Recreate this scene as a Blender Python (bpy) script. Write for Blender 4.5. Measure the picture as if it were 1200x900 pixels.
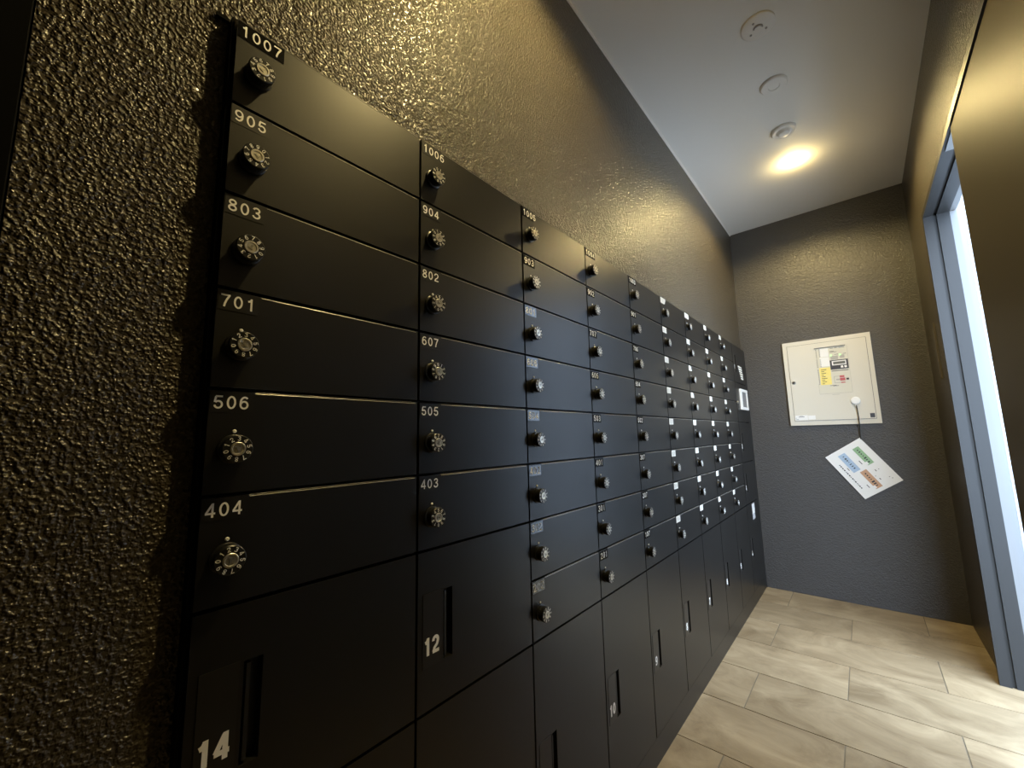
import bpy, bmesh, math, random
from mathutils import Vector, Matrix

for _o in list(bpy.data.objects):
    bpy.data.objects.remove(_o)
SC = bpy.context.scene
COL = SC.collection
R = math.radians
random.seed(7)

# ------------------------------------------------------------------ camera
YAW, PITCH, ROLL, FPX = -0.70857, 0.13169, -0.02233, 474.34
CAM = Vector((0.5987, -0.1292, 1.0392))
fwd = Vector((-math.sin(-YAW) * 0 + math.sin(YAW) * math.cos(PITCH), math.cos(YAW) * math.cos(PITCH), math.sin(PITCH)))
rgt0 = Vector((math.cos(YAW), -math.sin(YAW), 0))
up0 = rgt0.cross(fwd)
rgt = rgt0 * math.cos(ROLL) + up0 * math.sin(ROLL)
up = up0 * math.cos(ROLL) - rgt0 * math.sin(ROLL)
cd = bpy.data.cameras.new('camera')
cd.sensor_fit = 'HORIZONTAL'
cd.sensor_width = 36.0
cd.lens = 36.0 * FPX / 1200.0
cd.clip_start = 0.01
cam = bpy.data.objects.new('camera', cd)
COL.objects.link(cam)
cam.matrix_world = Matrix(((rgt.x, up.x, -fwd.x, CAM.x), (rgt.y, up.y, -fwd.y, CAM.y), (rgt.z, up.z, -fwd.z, CAM.z), (0, 0, 0, 1)))
SC.camera = cam

# ------------------------------------------------------------------ world and light
W = bpy.data.worlds.new('overcast_sky')
SC.world = W
W.use_nodes = True
bg = W.node_tree.nodes['Background']
bg.inputs[0].default_value = (0.62, 0.78, 1.0, 1)
bg.inputs[1].default_value = 14.0

LAMP_COL = (1.0, 0.765, 0.32)
LAMPS = [(0.460, 0.62, 102.0), (0.460, 2.471, 87.0)]
CEIL_Z = 2.526
for lx, ly, le in LAMPS:
    ld = bpy.data.lights.new('downlight_beam', 'SPOT')
    ld.energy = le
    ld.color = LAMP_COL
    ld.spot_size = R(158)
    ld.spot_blend = 0.40
    ld.shadow_soft_size = 0.018
    lo = bpy.data.objects.new('downlight_beam', ld)
    lo.location = (lx, ly, CEIL_Z - 0.004)
    COL.objects.link(lo)
    # the bulb's own sideways glow along the ceiling
    gd = bpy.data.lights.new('downlight_glow', 'POINT')
    gd.energy = 2.4
    gd.color = LAMP_COL
    gd.shadow_soft_size = 0.014
    go = bpy.data.objects.new('downlight_glow', gd)
    go.location = (lx, ly, CEIL_Z - 0.030)
    COL.objects.link(go)
# daylight portal in the doorway: helps the sky light to be sampled, gives no light itself
pd = bpy.data.lights.new('doorway_portal', 'AREA')
pd.shape = 'RECTANGLE'
pd.size, pd.size_y = 0.80, 2.06
pd.cycles.is_portal = True
po = bpy.data.objects.new('doorway_portal', pd)
po.matrix_world = Matrix.Translation((1.03, 2.11, 1.01)) @ Matrix(((0, 0, 1, 0), (1, 0, 0, 0), (0, 1, 0, 0), (0, 0, 0, 1)))
COL.objects.link(po)

SC.view_settings.view_transform = 'Standard'
SC.view_settings.look = 'None'
SC.view_settings.exposure = 0.0
SC.view_settings.gamma = 1.0
SC.view_settings.use_curve_mapping = False
SC.cycles.use_denoising = True
SC.cycles.max_bounces = 8
SC.cycles.sample_clamp_indirect = 6.0

# ------------------------------------------------------------------ materials
def mat(name, color, rough=0.5, metal=0.0, spec=0.5, bump=None, vary=None, coat=0.0, aniso=None):
    """bump=(scale, strength, distance, detail); vary=(scale, amount) mixes a little value noise into the colour"""
    m = bpy.data.materials.new(name)
    m.use_nodes = True
    nt = m.node_tree
    b = nt.nodes['Principled BSDF']
    b.inputs['Base Color'].default_value = (*color, 1)
    b.inputs['Roughness'].default_value = rough
    b.inputs['Metallic'].default_value = metal
    b.inputs['Specular IOR Level'].default_value = spec
    b.inputs['Coat Weight'].default_value = coat
    tc = nt.nodes.new('ShaderNodeTexCoord')
    if aniso:
        b.inputs['Anisotropic'].default_value = aniso
    if bump:
        n = nt.nodes.new('ShaderNodeTexNoise')
        n.inputs['Scale'].default_value = bump[0]
        n.inputs['Detail'].default_value = bump[3] if len(bump) > 3 else 3
        nt.links.new(tc.outputs['Object'], n.inputs['Vector'])
        bp = nt.nodes.new('ShaderNodeBump')
        bp.inputs['Strength'].default_value = bump[1]
        bp.inputs['Distance'].default_value = bump[2]
        nt.links.new(n.outputs['Fac'], bp.inputs['Height'])
        nt.links.new(bp.outputs['Normal'], b.inputs['Normal'])
    if vary:
        n2 = nt.nodes.new('ShaderNodeTexNoise')
        n2.inputs['Scale'].default_value = vary[0]
        n2.inputs['Detail'].default_value = 4
        nt.links.new(tc.outputs['Object'], n2.inputs['Vector'])
        mx = nt.nodes.new('ShaderNodeMix')
        mx.data_type = 'RGBA'
        k = vary[1]
        mx.inputs[6].default_value = (*[c * (1 - k) for c in color], 1)
        mx.inputs[7].default_value = (*[min(1, c * (1 + k)) for c in color], 1)
        nt.links.new(n2.outputs['Fac'], mx.inputs[0])
        nt.links.new(mx.outputs[2], b.inputs['Base Color'])
    return m

def stucco(name, color, rough, strength):
    """spray-textured gloss paint: rounded blobs a few millimetres across"""
    m = mat(name, color, rough)
    nt = m.node_tree
    b = nt.nodes['Principled BSDF']
    tc = nt.nodes.new('ShaderNodeTexCoord')
    def layer(scale, lo, hi):
        n1 = nt.nodes.new('ShaderNodeTexNoise')
        n1.inputs['Scale'].default_value = scale
        n1.inputs['Detail'].default_value = 1.5
        n1.inputs['Roughness'].default_value = 0.45
        nt.links.new(tc.outputs['Object'], n1.inputs['Vector'])
        rp = nt.nodes.new('ShaderNodeMapRange')
        rp.interpolation_type = 'SMOOTHSTEP'
        rp.inputs['From Min'].default_value = lo
        rp.inputs['From Max'].default_value = hi
        nt.links.new(n1.outputs['Fac'], rp.inputs['Value'])
        return rp
    la, lb = layer(205, 0.36, 0.74), layer(82, 0.3, 0.7)
    rp = nt.nodes.new('ShaderNodeMath')
    rp.operation = 'MULTIPLY_ADD'
    rp.inputs[1].default_value = 0.6
    nt.links.new(lb.outputs['Result'], rp.inputs[0])
    nt.links.new(la.outputs['Result'], rp.inputs[2])
    bp = nt.nodes.new('ShaderNodeBump')
    bp.inputs['Strength'].default_value = strength
    bp.inputs['Distance'].default_value = 0.0021
    nt.links.new(rp.outputs[0], bp.inputs['Height'])
    nt.links.new(bp.outputs['Normal'], b.inputs['Normal'])
    return m

def stone(name, dark, light, seed_scale=1.0, rough=0.42):
    """veined stone-look porcelain, different on every tile"""
    m = bpy.data.materials.new(name)
    m.use_nodes = True
    nt = m.node_tree
    b = nt.nodes['Principled BSDF']
    b.inputs['Roughness'].default_value = rough
    tc = nt.nodes.new('ShaderNodeTexCoord')
    oi = nt.nodes.new('ShaderNodeObjectInfo')
    ad = nt.nodes.new('ShaderNodeVectorMath')
    ad.operation = 'MULTIPLY_ADD'
    ad.inputs[1].default_value = (1, 1, 1)
    sc = nt.nodes.new('ShaderNodeVectorMath')
    sc.operation = 'SCALE'
    sc.inputs['Scale'].default_value = 37.0
    nt.links.new(oi.outputs['Random'], sc.inputs[0])
    nt.links.new(tc.outputs['Object'], ad.inputs[0])
    nt.links.new(sc.outputs['Vector'], ad.inputs[2])
    mp = nt.nodes.new('ShaderNodeMapping')
    mp.inputs['Rotation'].default_value = (0, 0, R(24))
    mp.inputs['Scale'].default_value = (2.3 * seed_scale, 3.9 * seed_scale, 3 * seed_scale)
    nt.links.new(ad.outputs['Vector'], mp.inputs['Vector'])
    n = nt.nodes.new('ShaderNodeTexNoise')
    n.inputs['Scale'].default_value = 1.6
    n.inputs['Detail'].default_value = 7
    n.inputs['Roughness'].default_value = 0.68
    n.inputs['Distortion'].default_value = 0.9
    nt.links.new(mp.outputs['Vector'], n.inputs['Vector'])
    cr = nt.nodes.new('ShaderNodeValToRGB')
    cr.color_ramp.elements[0].position = 0.34
    cr.color_ramp.elements[0].color = (*dark, 1)
    cr.color_ramp.elements[1].position = 0.68
    cr.color_ramp.elements[1].color = (*light, 1)
    nt.links.new(n.outputs['Fac'], cr.inputs[0])
    hv = nt.nodes.new('ShaderNodeHueSaturation')
    mr = nt.nodes.new('ShaderNodeMapRange')
    mr.inputs['To Min'].default_value = 0.90
    mr.inputs['To Max'].default_value = 1.10
    nt.links.new(oi.outputs['Random'], mr.inputs['Value'])
    nt.links.new(mr.outputs['Result'], hv.inputs['Value'])
    nt.links.new(cr.outputs['Color'], hv.inputs['Color'])
    nt.links.new(hv.outputs['Color'], b.inputs['Base Color'])
    bp = nt.nodes.new('ShaderNodeBump')
    bp.inputs['Strength'].default_value = 0.25
    bp.inputs['Distance'].default_value = 0.002
    nt.links.new(n.outputs['Fac'], bp.inputs['Height'])
    nt.links.new(bp.outputs['Normal'], b.inputs['Normal'])
    return m

M = {}
M['wall'] = stucco('dark_gloss_stucco', (0.058, 0.048, 0.034), 0.28, 1.0)
M['wall_far'] = stucco('dark_satin_stucco', (0.057, 0.054, 0.052), 0.35, 0.55)
M['ceiling'] = mat('ceiling_paint', (0.80, 0.77, 0.72), 0.7, bump=(60, 0.05, 0.001))
M['plastic_ceiling'] = mat('ceiling_plastic', (0.80, 0.77, 0.72), 0.5)
M['plate_shade'] = mat('ceiling_plastic_grey', (0.36, 0.34, 0.32), 0.5)
M['locker'] = mat('black_powder_coat', (0.0065, 0.0060, 0.0053), 0.36, spec=0.50, bump=(900, 0.05, 0.0004), vary=(3, 0.08))
M['locker_body'] = mat('black_steel_case', (0.006, 0.006, 0.006), 0.6, vary=(3, 0.1))
M['edge'] = mat('worn_steel_edge', (0.34, 0.325, 0.30), 0.35, metal=0.2, vary=(60, 0.2))
M['pocket'] = mat('black_pocket_plastic', (0.005, 0.005, 0.005), 0.5, vary=(20, 0.1))
M['lock_plate'] = mat('black_gloss_plate', (0.013, 0.012, 0.011), 0.34, vary=(20, 0.1))
M['tape'] = mat('black_glossy_tape', (0.004, 0.004, 0.004), 0.16, spec=0.6, vary=(80, 0.1))
M['tape_dull'] = mat('black_satin_tape', (0.009, 0.0085, 0.008), 0.36, vary=(80, 0.1))
M['tape_glare'] = mat('tape_painted_glare', (0.74, 0.71, 0.63), 0.40, vary=(80, 0.04))  # black tape whitened all over: its glare is painted into the colour
M['ink_glare'] = mat('glare_washed_ink', (0.45, 0.45, 0.44), 0.5)  # digits greyed to look washed out by the painted glare
M['white'] = mat('white_print', (0.93, 0.92, 0.88), 0.5, vary=(90, 0.03))
M['knob'] = mat('black_knob_plastic', (0.010, 0.010, 0.010), 0.30, vary=(50, 0.1))
M['dial_white'] = mat('engraved_white', (0.92, 0.91, 0.87), 0.5)
M['knob_metal'] = mat('satin_nickel', (0.62, 0.60, 0.54), 0.32, metal=0.85, vary=(120, 0.1))
M['knob_slot'] = mat('dull_nickel', (0.30, 0.29, 0.26), 0.45, metal=0.8)
M['grout'] = mat('grey_grout', (0.19, 0.165, 0.125), 0.9, vary=(40, 0.1))
M['tile'] = stone('beige_stone_tile', (0.195, 0.143, 0.082), (0.385, 0.303, 0.192))
M['ext_tile'] = stone('white_stone_tile', (0.36, 0.38, 0.41), (0.60, 0.62, 0.64), 2.5)
M['ext_floor'] = mat('pale_paving', (0.5, 0.5, 0.48), 0.8, vary=(6, 0.1))
M['frame'] = mat('grey_door_frame', (0.020, 0.020, 0.020), 0.45, spec=0.35, vary=(4, 0.03))
M['frame_light'] = mat('pale_aluminium', (0.16, 0.165, 0.17), 0.4, vary=(4, 0.03))
M['gasket'] = mat('black_rubber', (0.01, 0.01, 0.01), 0.6)
M['leaf'] = mat('brown_satin_steel', (0.072, 0.060, 0.042), 0.48, spec=0.03, vary=(2, 0.06))
M['black_trim'] = mat('black_trim_steel', (0.002, 0.002, 0.002), 0.9, spec=0.08, vary=(5, 0.1))
M['panel'] = mat('cream_enamel', (0.63, 0.595, 0.52), 0.38, vary=(5, 0.02))
M['panel_gap'] = mat('panel_joint', (0.10, 0.095, 0.085), 0.7)
M['panel_face'] = mat('pale_display_face', (0.62, 0.59, 0.50), 0.4, vary=(20, 0.02))
M['paper'] = mat('white_paper', (0.78, 0.77, 0.76), 0.55, vary=(40, 0.02))
M['yellow'] = mat('yellow_label', (0.80, 0.66, 0.20), 0.5, vary=(60, 0.04))
M['ink'] = mat('black_ink', (0.03, 0.03, 0.035), 0.5)
M['mid_ink'] = mat('pale_ink', (0.40, 0.38, 0.34), 0.5)
M['display'] = mat('dark_display_bezel', (0.045, 0.045, 0.055), 0.35)
M['lcd'] = mat('display_window', (0.16, 0.16, 0.15), 0.2)
M['red'] = mat('red_button', (0.50, 0.11, 0.11), 0.4)
M['dark_key'] = mat('dark_push_key', (0.06, 0.04, 0.035), 0.4)
M['green'] = mat('green_print', (0.26, 0.42, 0.24), 0.5, vary=(120, 0.12))
M['blue'] = mat('blue_print', (0.36, 0.47, 0.62), 0.5, vary=(120, 0.12))
M['orange'] = mat('brown_print', (0.50, 0.29, 0.17), 0.5, vary=(120, 0.12))
M['cord'] = mat('black_cord', (0.02, 0.02, 0.02), 0.7)
M['wall_plate'] = mat('brown_cover_strip', (0.085, 0.073, 0.056), 0.35)
M['screen_frame'] = mat('white_screen_frame', (0.80, 0.79, 0.76), 0.4)
M['screen'] = mat('grey_screen_glass', (0.22, 0.22, 0.22), 0.18)
M['reflector'] = mat('downlight_reflector', (0.75, 0.73, 0.70), 0.3, metal=0.6)
M['sticker_grey'] = mat('grey_sticker', (0.5, 0.5, 0.52), 0.5)

def emissive(name, color, strength):
    m = bpy.data.materials.new(name)
    m.use_nodes = True
    b = m.node_tree.nodes['Principled BSDF']
    b.inputs['Base Color'].default_value = (*color, 1)
    b.inputs['Emission Color'].default_value = (*color, 1)
    b.inputs['Emission Strength'].default_value = strength
    return m
M['lamp'] = emissive('lamp_lens', (1.0, 0.80, 0.45), 60.0)
M['led'] = emissive('green_led', (0.35, 0.9, 0.3), 1.2)

# ------------------------------------------------------------------ mesh helpers
def bevel_sharp(bm, w, seg=2):
    es = [e for e in bm.edges if len(e.link_faces) == 2 and e.calc_face_angle(0) > R(30)]
    if es:
        bmesh.ops.bevel(bm, geom=es, offset=w, segments=seg, profile=0.5, affect='EDGES', clamp_overlap=True)

def add_box(bm, x0, x1, y0, y1, z0, z1):
    v = [bm.verts.new(p) for p in ((x0, y0, z0), (x1, y0, z0), (x1, y1, z0), (x0, y1, z0), (x0, y0, z1), (x1, y0, z1), (x1, y1, z1), (x0, y1, z1))]
    for f in ((0, 3, 2, 1), (4, 5, 6, 7), (0, 1, 5, 4), (1, 2, 6, 5), (2, 3, 7, 6), (3, 0, 4, 7)):
        bm.faces.new([v[i] for i in f])

def add_lathe(bm, prof, n=28, axis='X', cap0=True, cap1=True):
    """prof: list of (r, t); t runs along the axis"""
    rings = []
    for r, t in prof:
        ring = []
        for i in range(n):
            a = 2 * math.pi * i / n
            c, s = r * math.cos(a), r * math.sin(a)
            p = {'X': (t, c, s), 'Y': (s, t, c), 'Z': (c, s, t)}[axis]
            ring.append(bm.verts.new(p))
        rings.append(ring)
    for a, b in zip(rings, rings[1:]):
        for i in range(n):
            j = (i + 1) % n
            bm.faces.new((a[i], a[j], b[j], b[i]))
    if cap0:
        bm.faces.new(list(reversed(rings[0])))
    if cap1:
        bm.faces.new(rings[-1])

def add_slab_hole(bm, x0, x1, y0, y1, z0, z1, hy0, hy1, hz0, hz1, depth):
    """door slab whose front (at x1) carries a pocket"""
    def q(x, a, b, c, d):
        return [bm.verts.new((x, *p)) for p in ((a, c), (b, c), (b, d), (a, d))]
    O = q(x1, y0, y1, z0, z1)
    I = q(x1, hy0, hy1, hz0, hz1)
    P = q(x1 - depth, hy0 + 0.002, hy1 - 0.001, hz0 + 0.002, hz1 - 0.001)
    Bk = q(x0, y0, y1, z0, z1)
    for i in range(4):
        j = (i + 1) % 4
        bm.faces.new((O[i], O[j], I[j], I[i]))
        bm.faces.new((I[i], I[j], P[j], P[i]))
        bm.faces.new((Bk[i], Bk[j], O[j], O[i]))
    bm.faces.new(P)
    bm.faces.new(list(reversed(Bk)))

def mesh_from(bm, name, m, smooth=False):
    bmesh.ops.recalc_face_normals(bm, faces=bm.faces)
    me = bpy.data.meshes.new(name)
    bm.to_mesh(me)
    bm.free()
    if smooth:
        for p in me.polygons:
            p.use_smooth = True
        try:
            me.set_sharp_from_angle(angle=R(35))
        except Exception:
            pass
    me.materials.append(m)
    return me

def link(name, me, parent=None, loc=(0, 0, 0), rot=(0, 0, 0)):
    o = bpy.data.objects.new(name, me)
    COL.objects.link(o)
    o.location = loc
    o.rotation_euler = rot
    if parent:
        o.parent = parent
    return o

def tag(o, label, cat=None, group=None, kind=None):
    if label:
        o['label'] = label
    if cat:
        o['category'] = cat
    if group:
        o['group'] = group
    if kind:
        o['kind'] = kind
    return o

def root(name, loc=(0, 0, 0), rot=(0, 0, 0)):
    o = bpy.data.objects.new(name, None)
    o.empty_display_size = 0.05
    COL.objects.link(o)
    o.location = loc
    o.rotation_euler = rot
    return o

def box_obj(name, m, parent, x0, x1, y0, y1, z0, z1, bev=0.0, seg=2):
    bm = bmesh.new()
    add_box(bm, x0, x1, y0, y1, z0, z1)
    if bev:
        bevel_sharp(bm, bev, seg)
    return link(name, mesh_from(bm, name, m), parent)

def boxes_obj(name, m, parent, boxes, bev=0.0):
    bm = bmesh.new()
    for b in boxes:
        add_box(bm, *b)
    if bev:
        bevel_sharp(bm, bev)
    return link(name, mesh_from(bm, name, m), parent)

# digits drawn as strokes of even weight: centre lines in a cell 0.6 wide and 1 tall
def _arc(cx, cy, rx, ry, a0, a1, n):
    return [(cx + rx * math.cos(R(a0 + (a1 - a0) * i / n)), cy + ry * math.sin(R(a0 + (a1 - a0) * i / n))) for i in range(n + 1)]
def digit_lines(ch, t):
    h = t / 2
    l, r_, b, tp = h, 0.6 - h, h, 1 - h
    rx = 0.3 - h
    six = [(_arc(0.3, 0.335, rx, 0.335 - h, 0, 360, 18)), _arc(0.335, 0.52, rx + 0.035, 0.48 - h, 48, 180, 9) + [(l, 0.34)]]
    D = {
        '0': [_arc(0.3, 0.5, rx, 0.5 - h, 0, 360, 20)],
        '1': [[(0.36, 0.0), (0.36, 1.0)], [(0.36, 0.80), (0.13, 0.745)], [(0.36, 0.93), (0.27, 0.80), (0.13, 0.745)]],
        '2': [_arc(0.3, 0.70, rx, 0.30 - h, 185, -20, 10) + [(0.42, 0.46), (0.20, 0.29), (l + 0.01, b)], [(l - h * 0.6, b), (0.6, b)]],
        '3': [_arc(0.3, 0.735, rx - 0.025, 0.265 - h, 170, -80, 10) + [(0.25, 0.515)], [(0.25, 0.515)] + _arc(0.3, 0.29, rx, 0.29 - h, 62, -172, 11)],
        '4': [[(0.43, 0.0), (0.43, 1.0)], [(0.40, 0.93), (0.05, 0.30)], [(0.0, 0.28), (0.6, 0.28)]],
        '5': [[(0.56, tp), (0.13, tp)], [(0.15, tp), (0.085, 0.49)], _arc(0.3, 0.325, rx, 0.325 - h, 142, -170, 13)],
        '6': six,
        '7': [[(0.0, tp), (0.59, tp)], [(0.54, tp), (0.36, 0.56), (0.26, 0.25), (0.22, 0.0)]],
        '8': [_arc(0.3, 0.745, rx - 0.03, 0.255 - h, 0, 360, 16), _arc(0.3, 0.275, rx, 0.275 - h, 0, 360, 16)],
        '9': [[(0.6 - x, 1 - y) for x, y in ln] for ln in six],
    }
    return D[ch]

def digit_polys(ch, t, w, h):
    """quads (4 points) of the digit's strokes, scaled to w x h; t is the stroke weight in metres"""
    out = []
    k = t / h
    for ln in digit_lines(ch, k):
        P = [(x / 0.6 * w, y * h) for x, y in ln]
        closed = abs(P[0][0] - P[-1][0]) + abs(P[0][1] - P[-1][1]) < 1e-7
        L, Q = [], []
        n = len(P)
        for i in range(n):
            if closed:
                pa, pb = P[(i - 1) % (n - 1)], P[(i + 1) % (n - 1)] if i < n - 1 else P[1]
                if i == 0:
                    pa = P[n - 2]
            else:
                pa, pb = P[max(0, i - 1)], P[min(n - 1, i + 1)]
            dx, dy = pb[0] - pa[0], pb[1] - pa[1]
            d = math.hypot(dx, dy) or 1
            nx, ny = -dy / d, dx / d
            L.append((P[i][0] + nx * t / 2, P[i][1] + ny * t / 2))
            Q.append((P[i][0] - nx * t / 2, P[i][1] - ny * t / 2))
        for i in range(n - 1):
            out.append((L[i], Q[i], Q[i + 1], L[i + 1]))
    return out

def add_text(bm, s, u0, v0, w, h, pitch, weight, t=0.0, place=None):
    """flat printed digits; place(u, v, t) -> xyz"""
    for i, ch in enumerate(s):
        for k, poly in enumerate(digit_polys(ch, weight, w, h)):
            bm.faces.new([bm.verts.new(place(u0 + i * pitch + x, v0 + y, t + 0.00002 * (k % 7))) for x, y in poly])

def on_door(u, v, t):
    return (t, u, v)

# ------------------------------------------------------------------ structure
ZT, RH, CW = 1.627, 0.130, 0.3102
Y_END, X_R = 3.178, 0.932
XW = -0.020          # face of the left wall
Y_NEAR = -1.6
HEAD_Z = 2.020
JAMB_Y = 2.500

wl = boxes_obj('wall_left', M['wall'], None, [
    (-0.36, XW, -0.170, Y_END, ZT + 0.003, CEIL_Z),
    (-0.36, XW, -0.170, -0.004, 0.0, ZT + 0.003),
    (-0.37, -0.36, -0.170, Y_END, 0.0, CEIL_Z)])
tag(wl, 'dark brown glossy stucco wall above and left of the lockers', kind='structure')
t1 = box_obj('trim_1', M['black_trim'], None, -0.36, -0.006, Y_NEAR, -0.1715, 0.0, CEIL_Z, 0.002)
tag(t1, 'black upright edge at the far left of the stucco wall', kind='structure')
wf = box_obj('wall_far', M['wall_far'], None, -0.37, 1.022, Y_END, Y_END + 0.12, 0.0, CEIL_Z)
tag(wf, 'dark grey end wall behind the cream alarm panel', kind='structure')
wr = boxes_obj('wall_right', M['wall'], None, [
    (X_R, 1.022, Y_NEAR, Y_END, HEAD_Z + 0.024, CEIL_Z),
    (X_R, 1.022, JAMB_Y + 0.024, Y_END, 0.0, HEAD_Z + 0.024),
    (X_R, 1.022, Y_NEAR, 0.30, 0.0, HEAD_Z + 0.024)])
tag(wr, 'dark brown glossy stucco wall around the doorway', kind='structure')
wn = box_obj('wall_near', M['wall'], None, -0.36, 1.022, Y_NEAR - 0.1, Y_NEAR, 0.0, CEIL_Z)
tag(wn, 'dark wall behind the camera', kind='structure')
ce = box_obj('ceiling', M['ceiling'], None, -0.37, 1.022, Y_NEAR - 0.1, Y_END + 0.12, CEIL_Z, CEIL_Z + 0.08)
tag(ce, 'plain pale grey ceiling', kind='structure')
cv = boxes_obj('trim_2', M['plastic_ceiling'], None, [
    (XW, XW + 0.006, -0.170, Y_END, CEIL_Z - 0.006, CEIL_Z - 0.0005)])
tag(cv, 'thin pale joint between ceiling and left wall', kind='structure')

# floor: a grout bed and running-bond tiles
fl = box_obj('floor', M['grout'], None, -0.37, 1.86, Y_NEAR - 0.1, Y_END + 0.3, -0.06, -0.0025)
tag(fl, 'beige stone tile floor laid in running bond', kind='structure')
TP, TL = 0.295, 0.60
bm = bmesh.new()
add_box(bm, 0, TL - 0.004, 0, TP - 0.004, -0.010, 0.0)
bevel_sharp(bm, 0.0012, 1)
tile_me = mesh_from(bm, 'tile', M['tile'])
for k in range(-7, 7):
    y0 = 1.417 + k * TP
    x0 = (0.147 if k % 2 else 0.447) - (1.2 if k % 2 else 0.9) + 0.0
    x0 = 0.147 - 0.6 if k % 2 else 0.447 - 0.6
    for i in range(4):
        x = x0 + i * TL
        if x > 1.75:
            continue
        xa, xb = max(x, -0.03), min(x + TL, 1.80)
        yb = min(y0 + TP, Y_END)
        if xb - xa < 0.03 or yb - y0 < 0.02:
            continue
        if abs(xb - xa - TL) < 1e-6 and abs(yb - y0 - TP) < 1e-6:
            link('tile', tile_me, fl, (x + 0.002, y0 + 0.002, random.uniform(-0.0004, 0.0)))
        else:
            bm = bmesh.new()
            add_box(bm, 0, xb - xa - 0.004, 0, yb - y0 - 0.004, -0.010, 0.0)
            bevel_sharp(bm, 0.0012, 1)
            link('tile', mesh_from(bm, 'tile', M['tile']), fl, (xa + 0.002, y0 + 0.002, random.uniform(-0.0004, 0.0)))

# doorway: grey steel frame with a rubber groove, sliding leaf
d1 = tag(root('door_1', (X_R, JAMB_Y, 0)), 'grey steel door frame with a brown sliding leaf, half open', kind='structure')
def dpart(name, m, x0, x1, y0, y1, z0, z1, bev=0.0015):
    o = box_obj(name, m, d1, x0 - X_R, x1 - X_R, y0 - JAMB_Y, y1 - JAMB_Y, z0, z1, bev)
    return o
NY = 0.305
dpart('outer_jamb', M['frame'], 0.913, 0.946, JAMB_Y, JAMB_Y + 0.0235, 0.0, HEAD_Z + 0.0235)
dpart('inner_jamb', M['frame'], 0.958, 1.000, JAMB_Y, JAMB_Y + 0.0235, 0.0, HEAD_Z + 0.0235)
dpart('jamb_seal', M['gasket'], 0.946, 0.958, JAMB_Y + 0.008, JAMB_Y + 0.0235, 0.0, HEAD_Z)
dpart('jamb_edge', M['frame_light'], 1.0005, 1.022, JAMB_Y + 0.004, JAMB_Y + 0.0235, 0.0, HEAD_Z)
dpart('outer_head', M['frame'], 0.913, 0.946, NY, JAMB_Y - 0.0005, HEAD_Z, HEAD_Z + 0.0235)
dpart('inner_head', M['frame'], 0.958, 1.000, NY, JAMB_Y - 0.0005, HEAD_Z, HEAD_Z + 0.0235)
dpart('head_seal', M['gasket'], 0.9465, 0.9575, NY, JAMB_Y - 0.0005, HEAD_Z + 0.008, HEAD_Z + 0.0235)
dpart('head_edge', M['frame_light'], 1.0005, 1.022, NY, JAMB_Y + 0.0035, HEAD_Z + 0.004, HEAD_Z + 0.0235)
dpart('leaf', M['leaf'], 0.918, 0.956, NY + 0.002, 1.745, 0.006, HEAD_Z - 0.002, 0.002)
dpart('track_cover', M['frame_light'], 0.922, 0.944, 1.70, 1.895, HEAD_Z - 0.0045, HEAD_Z - 0.0005)

# narrow cover strip on the right wall beyond the frame
cs = box_obj('trim_3', M['wall_plate'], None, X_R - 0.008, X_R - 0.0003, 2.815, 2.862, 1.285, 1.575, 0.002)
tag(cs, 'slim brown cover strip on the wall between frame and corner', kind='structure')

# outside: stone wall and paving in daylight
we = box_obj('wall_outside', M['ext_floor'], None, 1.03, 3.4, 3.44, 3.56, 0.0, 3.2)
tag(we, 'pale stone wall seen outside through the doorway', kind='structure')
bm = bmesh.new()
add_box(bm, 0, 0.596, -0.014, 0, 0, 0.346)
bevel_sharp(bm, 0.003, 1)
st_me = mesh_from(bm, 'stone_tile', M['ext_tile'])
for r_ in range(9):
    for c_ in range(3):
        link('stone_tile', st_me, we, (1.195 + 0.6 * c_, 3.4395 + random.uniform(-0.002, 0), 0.03 + 0.35 * r_))
wp = box_obj('trim_4', M['frame_light'], None, 1.04, 1.19, 3.40, 3.4395, 0.0, 3.2, 0.002)
tag(wp, 'white metal edge strip of the outside stone wall', kind='structure')
fo = box_obj('floor_outside', M['ext_floor'], None, 1.861, 3.4, -1.7, 3.56, -0.06, -0.001)
tag(fo, 'pale paving outside the doorway', kind='structure')

# ------------------------------------------------------------------ mailboxes
NUM = [
    ['1007', '905', '803', '701', '506', '404'],
    ['1006', '904', '802', '607', '505', '403'],
    ['1005', '903', '801', '606', '504', '402', '302', '202'],
    ['1004', '902', '707', '605', '503', '401', '301', '201'],
    ['1003', '901', '706', '604', '502', '307', '207', '107'],
    ['1002', '807', '705', '603', '501', '306', '206', '106'],
    ['1001', '806', '704', '602', '407', '305', '205', '105'],
    ['907', '805', '703', '601', '406', '304', '204', '104'],
    ['906', '804', '702', '507', '405', '303', '203', '103'],
]
ORD = ['first', 'second', 'third', 'fourth', 'fifth', 'sixth', 'seventh', 'eighth', 'ninth']
G = 0.0025                     # half of the gap between neighbouring doors
KY, KZ = 0.031, 0.074          # knob axis from the left and the top edge of a mailbox

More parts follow.
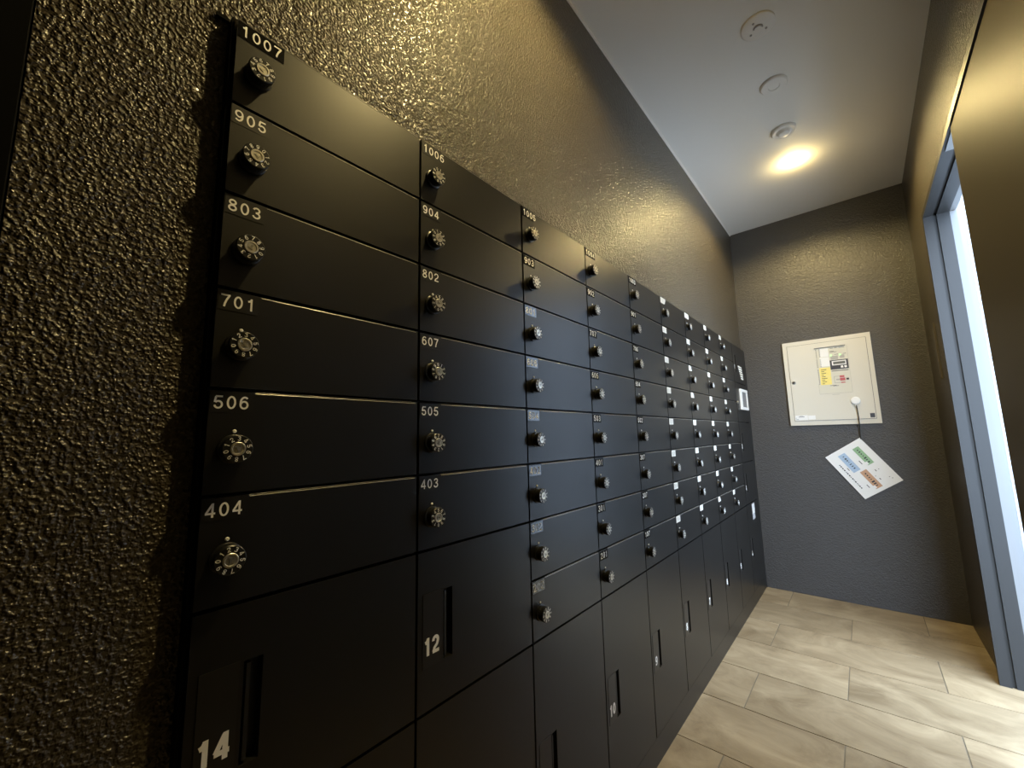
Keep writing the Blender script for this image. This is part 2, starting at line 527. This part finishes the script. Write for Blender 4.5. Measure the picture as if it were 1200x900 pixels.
bm = bmesh.new()
add_box(bm, -0.018, 0, G, CW - G, G, RH - G * 0.8)
bevel_sharp(bm, 0.0011, 2)
door_me = mesh_from(bm, 'door', M['locker'])
bm = bmesh.new()
add_box(bm, -0.30, -0.0185, 0.0008, CW - 0.0008, 0.0008, RH - 0.0008)
body_me = mesh_from(bm, 'body', M['locker_body'])
bm = bmesh.new()
zt = RH - G * 0.8
vs = [bm.verts.new(p) for p in ((-0.0009, 0.052, zt + 0.0003), (0.0004, 0.052, zt - 0.0020), (0.0004, CW - G - 0.004, zt - 0.0020), (-0.0009, CW - G - 0.004, zt + 0.0003), (-0.0016, 0.052, zt - 0.0016), (-0.0016, CW - G - 0.004, zt - 0.0016))]
for f in ((0, 1, 2, 3), (0, 4, 1), (3, 2, 5), (4, 5, 2, 1), (0, 3, 5, 4)):
    bm.faces.new([vs[i] for i in f])
edge_me = mesh_from(bm, 'top_edge', M['edge'])
# knob: base flange, waisted barrel, knurled rim and face
bm = bmesh.new()
N = 40
def ring(r, t, amp=0.0):
    return [bm.verts.new((t, (r + (amp if i % 2 else 0)) * math.cos(2 * math.pi * i / N), (r + (amp if i % 2 else 0)) * math.sin(2 * math.pi * i / N))) for i in range(N)]
rings = [ring(0.0178, 0.0002), ring(0.0178, 0.0028), ring(0.0168, 0.0036), ring(0.0148, 0.0040), ring(0.0148, 0.0062), ring(0.0152, 0.0066, 0.0007), ring(0.0164, 0.0165, 0.0007), ring(0.0166, 0.0178, 0.0004), ring(0.0158, 0.0188), ring(0.0090, 0.0188)]
for a, b in zip(rings, rings[1:]):
    for i in range(N):
        j = (i + 1) % N
        bm.faces.new((a[i], a[j], b[j], b[i]))
bm.faces.new(list(reversed(rings[0])))
bm.faces.new(rings[-1])
knob_me = mesh_from(bm, 'dial_knob', M['knob'], True)
# engraved digits round the face
bm = bmesh.new()
for d in range(10):
    a = math.pi / 2 - d * 2 * math.pi / 10
    w, h = 0.0036, 0.0056
    for poly in digit_polys(str(d), 0.00085, w, h):
        q = []
        for x, y in poly:
            lx, ly = x - w / 2, 0.0098 + y
            q.append(bm.verts.new((0.01895, lx * math.sin(a) + ly * math.cos(a), -lx * math.cos(a) + ly * math.sin(a))))
        bm.faces.new(q)
digits_me = mesh_from(bm, 'dial_digits', M['dial_white'])
bm = bmesh.new()
add_lathe(bm, [(0.0084, 0.0186), (0.0084, 0.0196), (0.0078, 0.0201), (0.0062, 0.0201), (0.0056, 0.0193)], 28, 'X')
centre_me = mesh_from(bm, 'knob_centre', M['knob_metal'], True)
bm = bmesh.new()
add_box(bm, 0.0189, 0.0199, -0.0030, 0.0030, -0.0013, 0.0013)
add_box(bm, 0.0189, 0.0197, 0.0012, 0.0032, -0.0032, 0.0028)
slot_me = mesh_from(bm, 'coin_slot', M['knob_slot'])
bm = bmesh.new()
add_lathe(bm, [(0.0024, 0.0002), (0.0024, 0.0008), (0.0016, 0.0015)], 14, 'X')
dot_me = mesh_from(bm, 'index_dot', M['white'], True)
# number tape: slightly wavy film stuck on the door
def tape_mesh(w, h, m):
    bm = bmesh.new()
    n = 4
    rows = []
    for i in range(n + 1):
        u = w * i / n
        b = 0.0005
        rows.append([bm.verts.new((b, u, 0)), bm.verts.new((b, u, h)), bm.verts.new((0.0001, u, 0)), bm.verts.new((0.0001, u, h))])
    for a, c in zip(rows, rows[1:]):
        bm.faces.new((a[0], c[0], c[1], a[1]))
        bm.faces.new((a[2], a[3], c[3], c[2]))
        bm.faces.new((a[0], a[2], c[2], c[0]))
        bm.faces.new((a[1], c[1], c[3], a[3]))
    bm.faces.new((rows[0][0], rows[0][1], rows[0][3], rows[0][2]))
    bm.faces.new((rows[-1][0], rows[-1][2], rows[-1][3], rows[-1][1]))
    return mesh_from(bm, 'number_plate', m)
tape3 = tape_mesh(0.0455, 0.0245, M['tape'])
tape4 = tape_mesh(0.0590, 0.0245, M['tape'])
tape3d = tape_mesh(0.0455, 0.0245, M['tape_dull'])
tape4d = tape_mesh(0.0590, 0.0245, M['tape_dull'])
tape3_glare = tape_mesh(0.0455, 0.0245, M['tape_glare'])
tape4_glare = tape_mesh(0.0590, 0.0245, M['tape_glare'])

TURN = {'404': 2.3, '506': 2.9, '701': 2.9, '803': 6.8, '905': 9.0, '1007': 6.4, '505': 7.0, '403': 5.0, '607': 0.2, '802': 4.8, '904': 1.5, '1006': 0.6}
def rows_text(k):
    return ['top row', 'second row', 'third row', 'fourth row', 'fifth row', 'sixth row', 'seventh row', 'eighth row'][k]

for c, col in enumerate(NUM):
    for r_, num in enumerate(col):
        y0, z0 = c * CW, ZT - RH * (r_ + 1)
        mb = root('mailbox', (0, y0, z0))
        tag(mb, 'black steel mailbox numbered %s, %s of the %s column' % (num, rows_text(r_).replace(' row', ''), ORD[c]), 'mailbox', 'dial-lock mailboxes in the black bank')
        link('body', body_me, mb)
        dr = link('door', door_me, mb)
        link('top_edge', edge_me, dr)
        four = len(num) == 4
        white = c >= 5  # far columns: plates painted pale to stand in for glare
        dull = c < 2 and num != '1007'
        tp = link('number_plate', (tape4_glare if four else tape3_glare) if white else ((tape4d if four else tape3d) if dull else (tape4 if four else tape3)), mb, (0, 0.0035, RH - 0.0285))
        # the film is never quite flat, so each plate catches the daylight a little differently
        tp.rotation_euler = (0, random.uniform(-0.010, 0.010), random.uniform(-0.004, 0.012))
        bm = bmesh.new()
        add_text(bm, num, 0.0032, 0.0040, 0.0102, 0.0166, 0.0139, 0.0023, 0.0008, on_door)
        link('numerals', mesh_from(bm, 'numerals', M['ink_glare'] if white else M['white']), tp)
        kn = link('dial_knob', knob_me, mb, (0, KY, RH - KZ))
        top = TURN.get(num, random.uniform(0, 10))
        ang = top * math.pi / 5
        kn.rotation_euler = (ang, 0, 0)
        link('dial_digits', digits_me, kn)
        link('knob_centre', centre_me, kn)
        link('coin_slot', slot_me, kn)
        link('index_dot', dot_me, mb, (0, KY, RH - KZ + 0.0218))

# ------------------------------------------------------------------ parcel lockers
def parcel(num, y0, z0, w, h, label, hz=None, show_num=True, plinth=False, name='parcel_locker'):
    """hz: height of the handle pocket above the door bottom"""
    lk = root(name, (0, y0, z0))
    tag(lk, label, 'locker', 'parcel lockers with pocket handles')
    box_obj('body', M['locker_body'], lk, -0.30, -0.0185, 0.0008, w - 0.0008, 0.0008, h - 0.0008)
    bm = bmesh.new()
    add_slab_hole(bm, -0.0165, 0, G, w - G, G, h - G, 0.0575, 0.0785, hz, hz + 0.116, 0.0145)
    bevel_sharp(bm, 0.0010, 2)
    dr = link('door', mesh_from(bm, 'door', M['locker']), lk)
    bm = bmesh.new()
    add_box(bm, -0.0140, -0.0015, 0.0610, 0.0655, hz + 0.004, hz + 0.112)
    bevel_sharp(bm, 0.001, 2)
    link('pull_lip', mesh_from(bm, 'pull_lip', M['pocket']), dr)
    bm = bmesh.new()
    add_box(bm, 0.0001, 0.0010, 0.0125, 0.0525, hz + 0.000, hz + 0.118)
    bevel_sharp(bm, 0.0004, 1)
    lp = link('lock_plate', mesh_from(bm, 'lock_plate', M['lock_plate']), lk)
    if show_num:
        bm = bmesh.new()
        s = str(num)
        dw = 0.0150
        u = 0.0325 - (0.0178 * (len(s) - 1) + dw) / 2 - (0.002 if len(s) == 2 else 0)
        add_text(bm, s, u, hz + 0.0185, dw, 0.0285, 0.0178, 0.0056, 0.0013, on_door)
        link('numerals', mesh_from(bm, 'numerals', M['white']), lp)
    if plinth:
        box_obj('plinth', M['locker'], lk, -0.30, -0.0012, 0.0, w, -z0, -0.0005)
    return lk

Z8 = ZT - 8 * RH
Z6 = ZT - 6 * RH
parcel(14, 0, Z8, CW, 2 * RH, 'black parcel locker marked 14, upper locker of the first column', 0.074)
parcel(12, CW, Z8, CW, 2 * RH, 'black parcel locker marked 12, upper locker of the second column', 0.070)
ZB = 0.076
LOW = Z8 - ZB
parcel(15, 0, ZB, CW, LOW, 'black floor-level parcel locker at the bottom of the first column', 0.186, False, True)
parcel(13, CW, ZB, CW, LOW, 'black floor-level parcel locker at the bottom of the second column', 0.186, False, True)
for c in range(2, 9):
    n = 13 - c
    parcel(n, c * CW, ZB, CW, LOW, ('tall black parcel locker marked %d, at the bottom of the %s column' % (n, ORD[c])) if n != 11 else 'tall black parcel locker in the third column, its number out of view', 0.186, n != 11, True)
X10 = 9 * CW
W10 = 3.105 - X10
pl = parcel(1, X10, ZT - 2 * RH, W10, 2 * RH, 'black parcel locker with white lettering, above the framed screen', 0.072)
bm = bmesh.new()
random.seed(3)
for i in range(6):
    v = 0.112 - i * 0.0155
    u = 0.135 + i * 0.012
    while u < 0.235 + i * 0.006:
        w = random.uniform(0.006, 0.014)
        add_box(bm, 0.0001, 0.0007, u, u + w, v, v + 0.010)
        u += w + 0.004
link('lettering', mesh_from(bm, 'lettering', M['white']), pl)['kind'] = 'stuff'
# control unit
cu_ = root('control_unit', (0, X10, ZT - 4 * RH))
tag(cu_, 'black control unit with a white-framed touch screen in the last column', 'control panel')
box_obj('body', M['locker_body'], cu_, -0.30, -0.0185, 0.0008, W10 - 0.0008, 0.0008, 2 * RH - 0.0008)
box_obj('front_plate', M['locker'], cu_, -0.018, 0, G, W10 - G, G, 2 * RH - G, 0.001)
fy0, fy1, fz0, fz1 = 0.103, 0.304, 0.083, 0.222
sf = boxes_obj('screen_frame', M['screen_frame'], cu_, [
    (0.0002, 0.010, fy0, fy0 + 0.030, fz0, fz1), (0.0002, 0.010, fy1 - 0.024, fy1, fz0, fz1),
    (0.0002, 0.010, fy0 + 0.0301, fy1 - 0.0241, fz0, fz0 + 0.018), (0.0002, 0.010, fy0 + 0.0301, fy1 - 0.0241, fz1 - 0.018, fz1)])
box_obj('screen', M['screen'], cu_, 0.0002, 0.006, fy0 + 0.0302, fy1 - 0.0242, fz0 + 0.0181, fz1 - 0.0181)
bm = bmesh.new()
add_lathe(bm, [(0.010, 0.0002), (0.010, 0.004), (0.007, 0.006)], 16, 'X')
kl = link('key_lock', mesh_from(bm, 'key_lock', M['knob_metal'], True), cu_, (0, 0.022, 0.128))
parcel(2, X10, ZT - 6 * RH, W10, 2 * RH, 'black parcel locker marked 2, below the framed screen', 0.072)
parcel(3, X10, Z8, W10, 2 * RH, 'black parcel locker marked 3 in the last column', 0.072)
p4 = parcel(4, X10, ZB, W10, LOW, 'tall black parcel locker with a white sticker, next to the end wall', 0.186, True, True)
box_obj('sticker', M['paper'], p4, 0.0002, 0.0008, 0.150, 0.222, 0.437, 0.500)
box_obj('sticker', M['sticker_grey'], p4, 0.0002, 0.0008, 0.150, 0.222, 0.402, 0.4365)
fp = box_obj('filler_panel', M['locker'], None, -0.30, -0.001, 3.1055, Y_END - 0.0005, 0.0005, ZT - 0.001, 0.0008)
tag(fp, 'narrow black filler panel between the last column and the end wall', 'panel')
sp = root('side_panel', (0, -0.003, 0))
tag(sp, 'black steel side panel closing the left end of the mailboxes', 'panel')
box_obj('sheet', M['black_trim'], sp, -0.30, -0.004, -0.0002, 0.0030, 0.0005, ZT - 0.0005, 0.0005)
box_obj('corner_tab', M['black_trim'], sp, XW + 0.0005, XW + 0.006, -0.016, -0.001, ZT - 0.003, ZT + 0.002)

# ------------------------------------------------------------------ ceiling fixtures
def disc(name, x, y, label, cat, prof, m, group=None):
    rt = root(name, (x, y, CEIL_Z))
    tag(rt, label, cat, group)
    bm = bmesh.new()
    add_lathe(bm, [(r, -t) for r, t in prof], 40, 'Z')
    link('cover', mesh_from(bm, 'cover', m, True), rt)
    return rt
s1 = disc('ceiling_sensor', 0.457, 1.474, 'round white ceiling sensor with a small dark hook, nearest the camera', 'sensor',
          [(0.055, 0.0004), (0.055, 0.006), (0.051, 0.009), (0.030, 0.010), (0.012, 0.0105)], M['plastic_ceiling'])
bm = bmesh.new()
for i in range(9):
    a0 = R(200 + i * 18)
    a1 = a0 + R(18)
    v = []
    for a, z in ((a0, 0), (a1, 0)):
        for rr, zz in ((0.012, -0.0101), (0.016, -0.0101), (0.016, -0.016), (0.012, -0.016)):
            v.append(bm.verts.new((rr * math.cos(a), rr * math.sin(a), zz)))
    for k in range(4):
        j = (k + 1) % 4
        bm.faces.new((v[k], v[j], v[4 + j], v[4 + k]))
    bm.faces.new(v[:4]); bm.faces.new(v[4:])
link('hook', mesh_from(bm, 'hook', M['plate_shade']), s1)
for a in (40, 150, 250):
    bm = bmesh.new()
    add_lathe(bm, [(0.004, -0.0098), (0.004, -0.012), (0.002, -0.013)], 12, 'Z')
    link('indicator', mesh_from(bm, 'indicator', M['plate_shade'], True), s1, (0.030 * math.cos(R(a)), 0.030 * math.sin(R(a)), 0))
s2 = disc('ceiling_cover', 0.459, 1.812, 'plain round white ceiling cover plate, second from the camera', 'cover plate',
          [(0.050, 0.0004), (0.050, 0.008), (0.046, 0.012), (0.022, 0.013), (0.020, 0.0105), (0.004, 0.0105)], M['plastic_ceiling'])
s3 = disc('smoke_detector', 0.452, 2.158, 'round stepped smoke detector beside the lit downlight', 'detector',
          [(0.052, 0.0004), (0.052, 0.012), (0.048, 0.016), (0.040, 0.016), (0.034, 0.012), (0.030, 0.013), (0.024, 0.026), (0.018, 0.029)], M['plastic_ceiling'])
for (lx, ly, le), lb in zip(LAMPS, ('small round downlight above the nearest mailboxes, out of view', 'small lit round downlight glowing on the ceiling')):
    dl = root('downlight', (lx, ly, CEIL_Z))
    tag(dl, lb, 'downlight')
    bm = bmesh.new()
    add_lathe(bm, [(0.036, -0.0003), (0.036, -0.0025), (0.033, -0.0035), (0.024, -0.0030), (0.021, -0.0006)], 36, 'Z', True, False)
    link('trim_ring', mesh_from(bm, 'trim_ring', M['plastic_ceiling'], True), dl)
    bm = bmesh.new()
    add_lathe(bm, [(0.0205, -0.0004), (0.0205, -0.0016), (0.014, -0.0030)], 24, 'Z')
    link('lens', mesh_from(bm, 'lens', M['lamp'], True), dl)

# ------------------------------------------------------------------ fire alarm panel on the end wall
AX0, AX1, AZ0, AZ1 = 0.2355, 0.691, 1.0765, 1.6375
ap = root('alarm_panel', (AX0, Y_END, AZ0))
tag(ap, 'square cream fire alarm panel on the end wall', 'control panel')
AW, AH = AX1 - AX0, AZ1 - AZ0
def on_panel(u, v, t):
    return (u, -t, v)
def pbox(name, m, parent, u0, u1, v0, v1, t0, t1, bev=0.0):
    return box_obj(name, m, parent, u0, u1, -t1, -t0, v0, v1, bev)
pbox('housing', M['panel'], ap, 0, AW, 0, AH, 0.0003, 0.018, 0.003)
pbox('door_joint', M['panel_gap'], ap, 0.024, AW - 0.0215, 0.028, AH - 0.026, 0.0181, 0.0184)
dr = pbox('door', M['panel'], ap, 0.0262, AW - 0.0237, 0.0302, AH - 0.0282, 0.0185, 0.0225, 0.001)
T0 = 0.0226
fu0, fu1, fv0, fv1 = 0.176, 0.338, 0.198, 0.496
fc = pbox('display_face', M['panel_face'], ap, fu0, fu1, fv0, fv1, T0, T0 + 0.001, 0.0003)
pbox('hood', M['panel_gap'], ap, fu0 - 0.004, fu1 - 0.006, fv1 + 0.0003, fv1 + 0.0035, T0, T0 + 0.006)
bm = bmesh.new()
for (a, b, c, d) in ((fu0, fu1, fv0 - 0.0018, fv0 - 0.0003), (fu0 - 0.0015, fu0 - 0.0003, fv0, fv0 + 0.07), (fu1 + 0.0003, fu1 + 0.0015, fv0, fv1)):
    add_box(bm, a, b, -T0 - 0.0006, -T0, c, d)
link('face_outline', mesh_from(bm, 'face_outline', M['mid_ink']), ap)['kind'] = 'stuff'
T1 = T0 + 0.0012
FW, FH = fu1 - fu0, fv1 - fv0
def fr(u, v):
    return fu0 + u * FW, fv0 + v * FH
def fbox(name, m, u0, u1, v0, v1, th=0.0006, label=None):
    a, b = fr(u0, v0)
    c, d = fr(u1, v1)
    o = pbox(name, m, fc, a, c, b, d, T1, T1 + th)
    if label:
        o['label'] = label
    return o
fbox('paper_label', M['paper'], 0.15, 0.42, 0.80, 0.985)
fbox('paper_label', M['paper'], 0.12, 0.42, 0.59, 0.79)
fbox('warning_label', M['yellow'], 0.07, 0.42, 0.375, 0.565, label='yellow printed label')
fbox('warning_label', M['yellow'], 0.07, 0.42, 0.19, 0.37, label='yellow printed label')
bm = bmesh.new()
T2 = T1 + 0.0008
for k in range(21):
    v = 0.97 - k * 0.0375
    if k in (5, 11):
        continue
    u, vv = fr(0.02, v)
    add_box(bm, u, u + 0.0038, -T2 - 0.0006, -T1, vv - 0.003, vv + 0.002)
    if k < 11 or k > 11:
        u, vv = fr(0.12, v)
        add_box(bm, u, u + (0.006 if k < 11 else 0.012 + 0.02 * ((k * 37) % 5) / 5), -T2, -T1, vv - 0.0022, vv + 0.0012)
for (u0, u1, v) in ((0.48, 0.58, .97), (0.62, .70, .97), (.76, .93, .97), (.46, .60, .905), (.46, .68, .885), (.6, .72, .83), (.86, .96, .83), (.45, .62, .155), (.35, .55, .165)):
    a, b = fr(u0, v)
    c, _ = fr(u1, v)
    add_box(bm, a, c, -T2, -T1, b - 0.0012, b + 0.0012)
for v in (.335, .405, .45):
    a, b = fr(.45, v + .07)
    c, _ = fr(.97, v)
    if v > .34:
        add_box(bm, a, c, -T2, -T1, b - 0.002, b + 0.002)
link('printing', mesh_from(bm, 'printing', M['ink']), fc)['kind'] = 'stuff'
bm = bmesh.new()
for (u0, u1, v0, v1) in ((.47, .70, .72, .80), (.76, .90, .74, .81), (.50, .72, .35, .36), (.50, .515, .21, .35), (.50, .70, .21, .22), (.56, .70, .27, .30)):
    a, b = fr(u0, v0)
    c, d = fr(u1, v1)
    add_box(bm, a, c, -T2, -T1, b, d)
link('pale_printing', mesh_from(bm, 'pale_printing', M['mid_ink']), fc)['kind'] = 'stuff'
fbox('led', M['led'], 0.46, 0.515, 0.80, 0.83, 0.0016, 'small lit green lamp')
fbox('led', M['led'], 0.74, 0.795, 0.80, 0.83, 0.0016, 'small lit green lamp')
fbox('display_bezel', M['display'], 0.43, 0.99, 0.505, 0.71, 0.0010)
def fbox2(name, m, u0, u1, v0, v1, t0, t1, label=None):
    a, b = fr(u0, v0)
    c, d = fr(u1, v1)
    o = pbox(name, m, fc, a, c, b, d, T1 + t0, T1 + t1)
    if label:
        o['label'] = label
fbox2('display_surround', M['paper'], 0.49, 0.93, 0.595, 0.69, 0.0011, 0.0016)
fbox2('display_window', M['lcd'], 0.53, 0.90, 0.615, 0.67, 0.0017, 0.0020)
for u in (0.54, 0.64, 0.75, 0.86):
    fbox2('push_key', M['paper'] if u > 0.7 else M['display'], u, u + 0.075, 0.53, 0.575, 0.0011, 0.0024)
fbox2('red_button', M['red'], 0.68, 0.82, 0.325, 0.365, 0.0002, 0.0022, 'red push button')
fbox2('red_button', M['red'], 0.68, 0.84, 0.255, 0.315, 0.0002, 0.0022, 'red push button')
fbox2('red_button', M['red'], 0.70, 0.83, 0.205, 0.225, 0.0002, 0.0016, 'thin red marker')
fbox2('dark_key', M['dark_key'], 0.87, 0.95, 0.265, 0.305, 0.0002, 0.0022)
bm = bmesh.new()
for (a, b, c, d) in ((0.238, 0.274, 0.188, 0.190),):
    add_box(bm, a, b, -T0 - 0.0006, -T0, c, d)
link('model_line', mesh_from(bm, 'model_line', M['mid_ink']), ap)
# key lock on the left of the door
bm = bmesh.new()
add_lathe(bm, [(0.011, -T0), (0.011, -T0 - 0.002), (0.009, -T0 - 0.003)], 20, 'Y')
k2 = link('key_lock', mesh_from(bm, 'key_lock', M['knob_slot'], True), ap, (0.044, 0, 0.285))
bm = bmesh.new()
add_lathe(bm, [(0.006, -T0 - 0.0031), (0.006, -T0 - 0.0036)], 16, 'Y')
link('keyhole', mesh_from(bm, 'keyhole', M['ink']), k2)
st = pbox('maker_sticker', M['paper'], ap, 0.030, 0.098, 0.034, 0.066, T0, T0 + 0.0006)
pbox('maker_sticker', M['paper'], ap, 0.100, 0.138, 0.036, 0.063, T0, T0 + 0.0006)
bm = bmesh.new()
for (a, b, c, d) in ((0.048, 0.080, 0.054, 0.057), (0.055, 0.074, 0.060, 0.0615), (0.033, 0.048, 0.0375, 0.040), (0.033, 0.036, 0.047, 0.050)):
    add_box(bm, a, b, -T0 - 0.0010, -T0 - 0.0006, c, d)
link('sticker_print', mesh_from(bm, 'sticker_print', M['ink']), st)['kind'] = 'stuff'
pbox('corner_sticker', M['display'], ap, AW - 0.050, AW - 0.028, 0.036, 0.062, T0, T0 + 0.0005)['label'] = 'small dark square sticker'

# magnetic hook holding the cord and the card
HX, HZ = 0.582, 1.2195
hk = root('magnet_hook', (HX, Y_END - 0.0228, HZ))
tag(hk, 'round white magnetic hook stuck on the cream alarm panel', 'hook')
bm = bmesh.new()
add_lathe(bm, [(0.0235, -0.0002), (0.0235, -0.010), (0.020, -0.013), (0.010, -0.0140)], 30, 'Y')
link('cap', mesh_from(bm, 'cap', M['paper'], True), hk)
bm = bmesh.new()
add_box(bm, -0.004, 0.004, -0.010, -0.004, -0.037, -0.021)
bevel_sharp(bm, 0.0015, 2)
link('stem', mesh_from(bm, 'stem', M['paper']), hk)

def tube(name, pts, r, m, parent=None):
    cu = bpy.data.curves.new(name, 'CURVE')
    cu.dimensions = '3D'
    s = cu.splines.new('NURBS')
    s.points.add(len(pts) - 1)
    for p, q in zip(s.points, pts):
        p.co = (*q, 1)
    s.use_endpoint_u = True
    s.order_u = 3
    cu.bevel_depth = r
    cu.bevel_resolution = 2
    ob = bpy.data.objects.new(name, cu)
    COL.objects.link(ob)
    dg = bpy.context.evaluated_depsgraph_get()
    me = bpy.data.meshes.new_from_object(ob.evaluated_get(dg))
    bpy.data.objects.remove(ob)
    me.name = name
    me.materials.clear()
    me.materials.append(m)
    o = link(name, me, parent)
    return o
CT = (0.578, Y_END - 0.012, 0.990)       # punched corner of the card
cord = tube('cord', [(HX + 0.001, Y_END - 0.0315, HZ - 0.028), (HX + 0.004, Y_END - 0.033, HZ - 0.07), (HX + 0.004, Y_END - 0.030, HZ - 0.14), (CT[0] + 0.006, Y_END - 0.0135, CT[2] + 0.05), (CT[0] + 0.004, Y_END - 0.0125, CT[2] - 0.008)], 0.0026, M['cord'])
tag(cord, 'black cord hanging from the white hook down to the card', 'cord')
# laminated card: A4 hung from its corner; u runs along the long side, v along the short side
ca = root('hanging_card', (0.3975, Y_END - 0.010, 0.869))
tag(ca, 'white laminated card hanging askew from the black cord', 'card')
ul = Vector((0.1690, 0, -0.2470)).normalized()
vl = Vector((0.1805, 0, 0.1220)).normalized()
def on_card(u, v, t):
    p = ul * u + vl * v
    return (p.x, -t, p.z)
def cbox(name, m, parent, u0, u1, v0, v1, t0, t1):
    bm = bmesh.new()
    vs = [bm.verts.new(on_card(*p)) for p in ((u0, v0, t0), (u1, v0, t0), (u1, v1, t0), (u0, v1, t0), (u0, v0, t1), (u1, v0, t1), (u1, v1, t1), (u0, v1, t1))]
    for f in ((0, 3, 2, 1), (4, 5, 6, 7), (0, 1, 5, 4), (1, 2, 6, 5), (2, 3, 7, 6), (3, 0, 4, 7)):
        bm.faces.new([vs[i] for i in f])
    return link(name, mesh_from(bm, name, m), parent)
CU, CV = 0.2985, 0.2175
sh = cbox('sheet', M['paper'], ca, 0, CU, 0, CV, -0.0006, 0.0006)
def banner(name, m, u0, u1, v0, v1, label):
    b = cbox(name, m, sh, u0, u1, v0, v1, 0.0007, 0.0010)
    b['label'] = label
    return b
banner('green_banner', M['green'], 0.035, 0.150, 0.142, 0.178, 'green printed banner')
banner('blue_banner', M['blue'], 0.030, 0.150, 0.056, 0.098, 'blue printed banner')
banner('brown_banner', M['orange'], 0.162, 0.278, 0.082, 0.120, 'brown printed banner')
cbox('banner_tag', M['paper'], sh, 0.128, 0.146, 0.138, 0.152, 0.0011, 0.0013)
cbox('banner_tag', M['paper'], sh, 0.256, 0.274, 0.078, 0.092, 0.0011, 0.0013)
bm = bmesh.new()
def dash(u0, u1, v0, v1):
    vs = [bm.verts.new(on_card(u, v, 0.0014)) for u, v in ((u0, v0), (u1, v0), (u1, v1), (u0, v1))]
    bm.faces.new(vs)
random.seed(11)
for (u0, v0, n) in ((0.050, 0.160, 7), (0.045, 0.078, 7), (0.178, 0.100, 7)):
    for i in range(n):
        u = u0 + i * 0.0135
        hh = random.uniform(0.004, 0.010) if i < 4 else random.uniform(0.009, 0.016)
        dash(u, u + random.uniform(0.004, 0.009), v0 - hh / 2, v0 + hh / 2)
u = 0.075
while u < 0.235:
    w = random.uniform(0.004, 0.010)
    dash(u, u + w, 0.026, 0.032)
    u += w + random.uniform(0.003, 0.006)
for (u0, u1, v) in ((0.110, 0.128, 0.046), (0.105, 0.130, 0.122), (0.235, 0.256, 0.060), (0.185, 0.197, 0.150), (0.235, 0.245, 0.135), (0.250, 0.254, 0.178), (0.190, 0.194, 0.167), (0.262, 0.266, 0.185), (0.215, 0.218, 0.128)):
    dash(u0, u1, v, v + 0.004)
link('printing', mesh_from(bm, 'printing', M['ink']), sh)['kind'] = 'stuff'
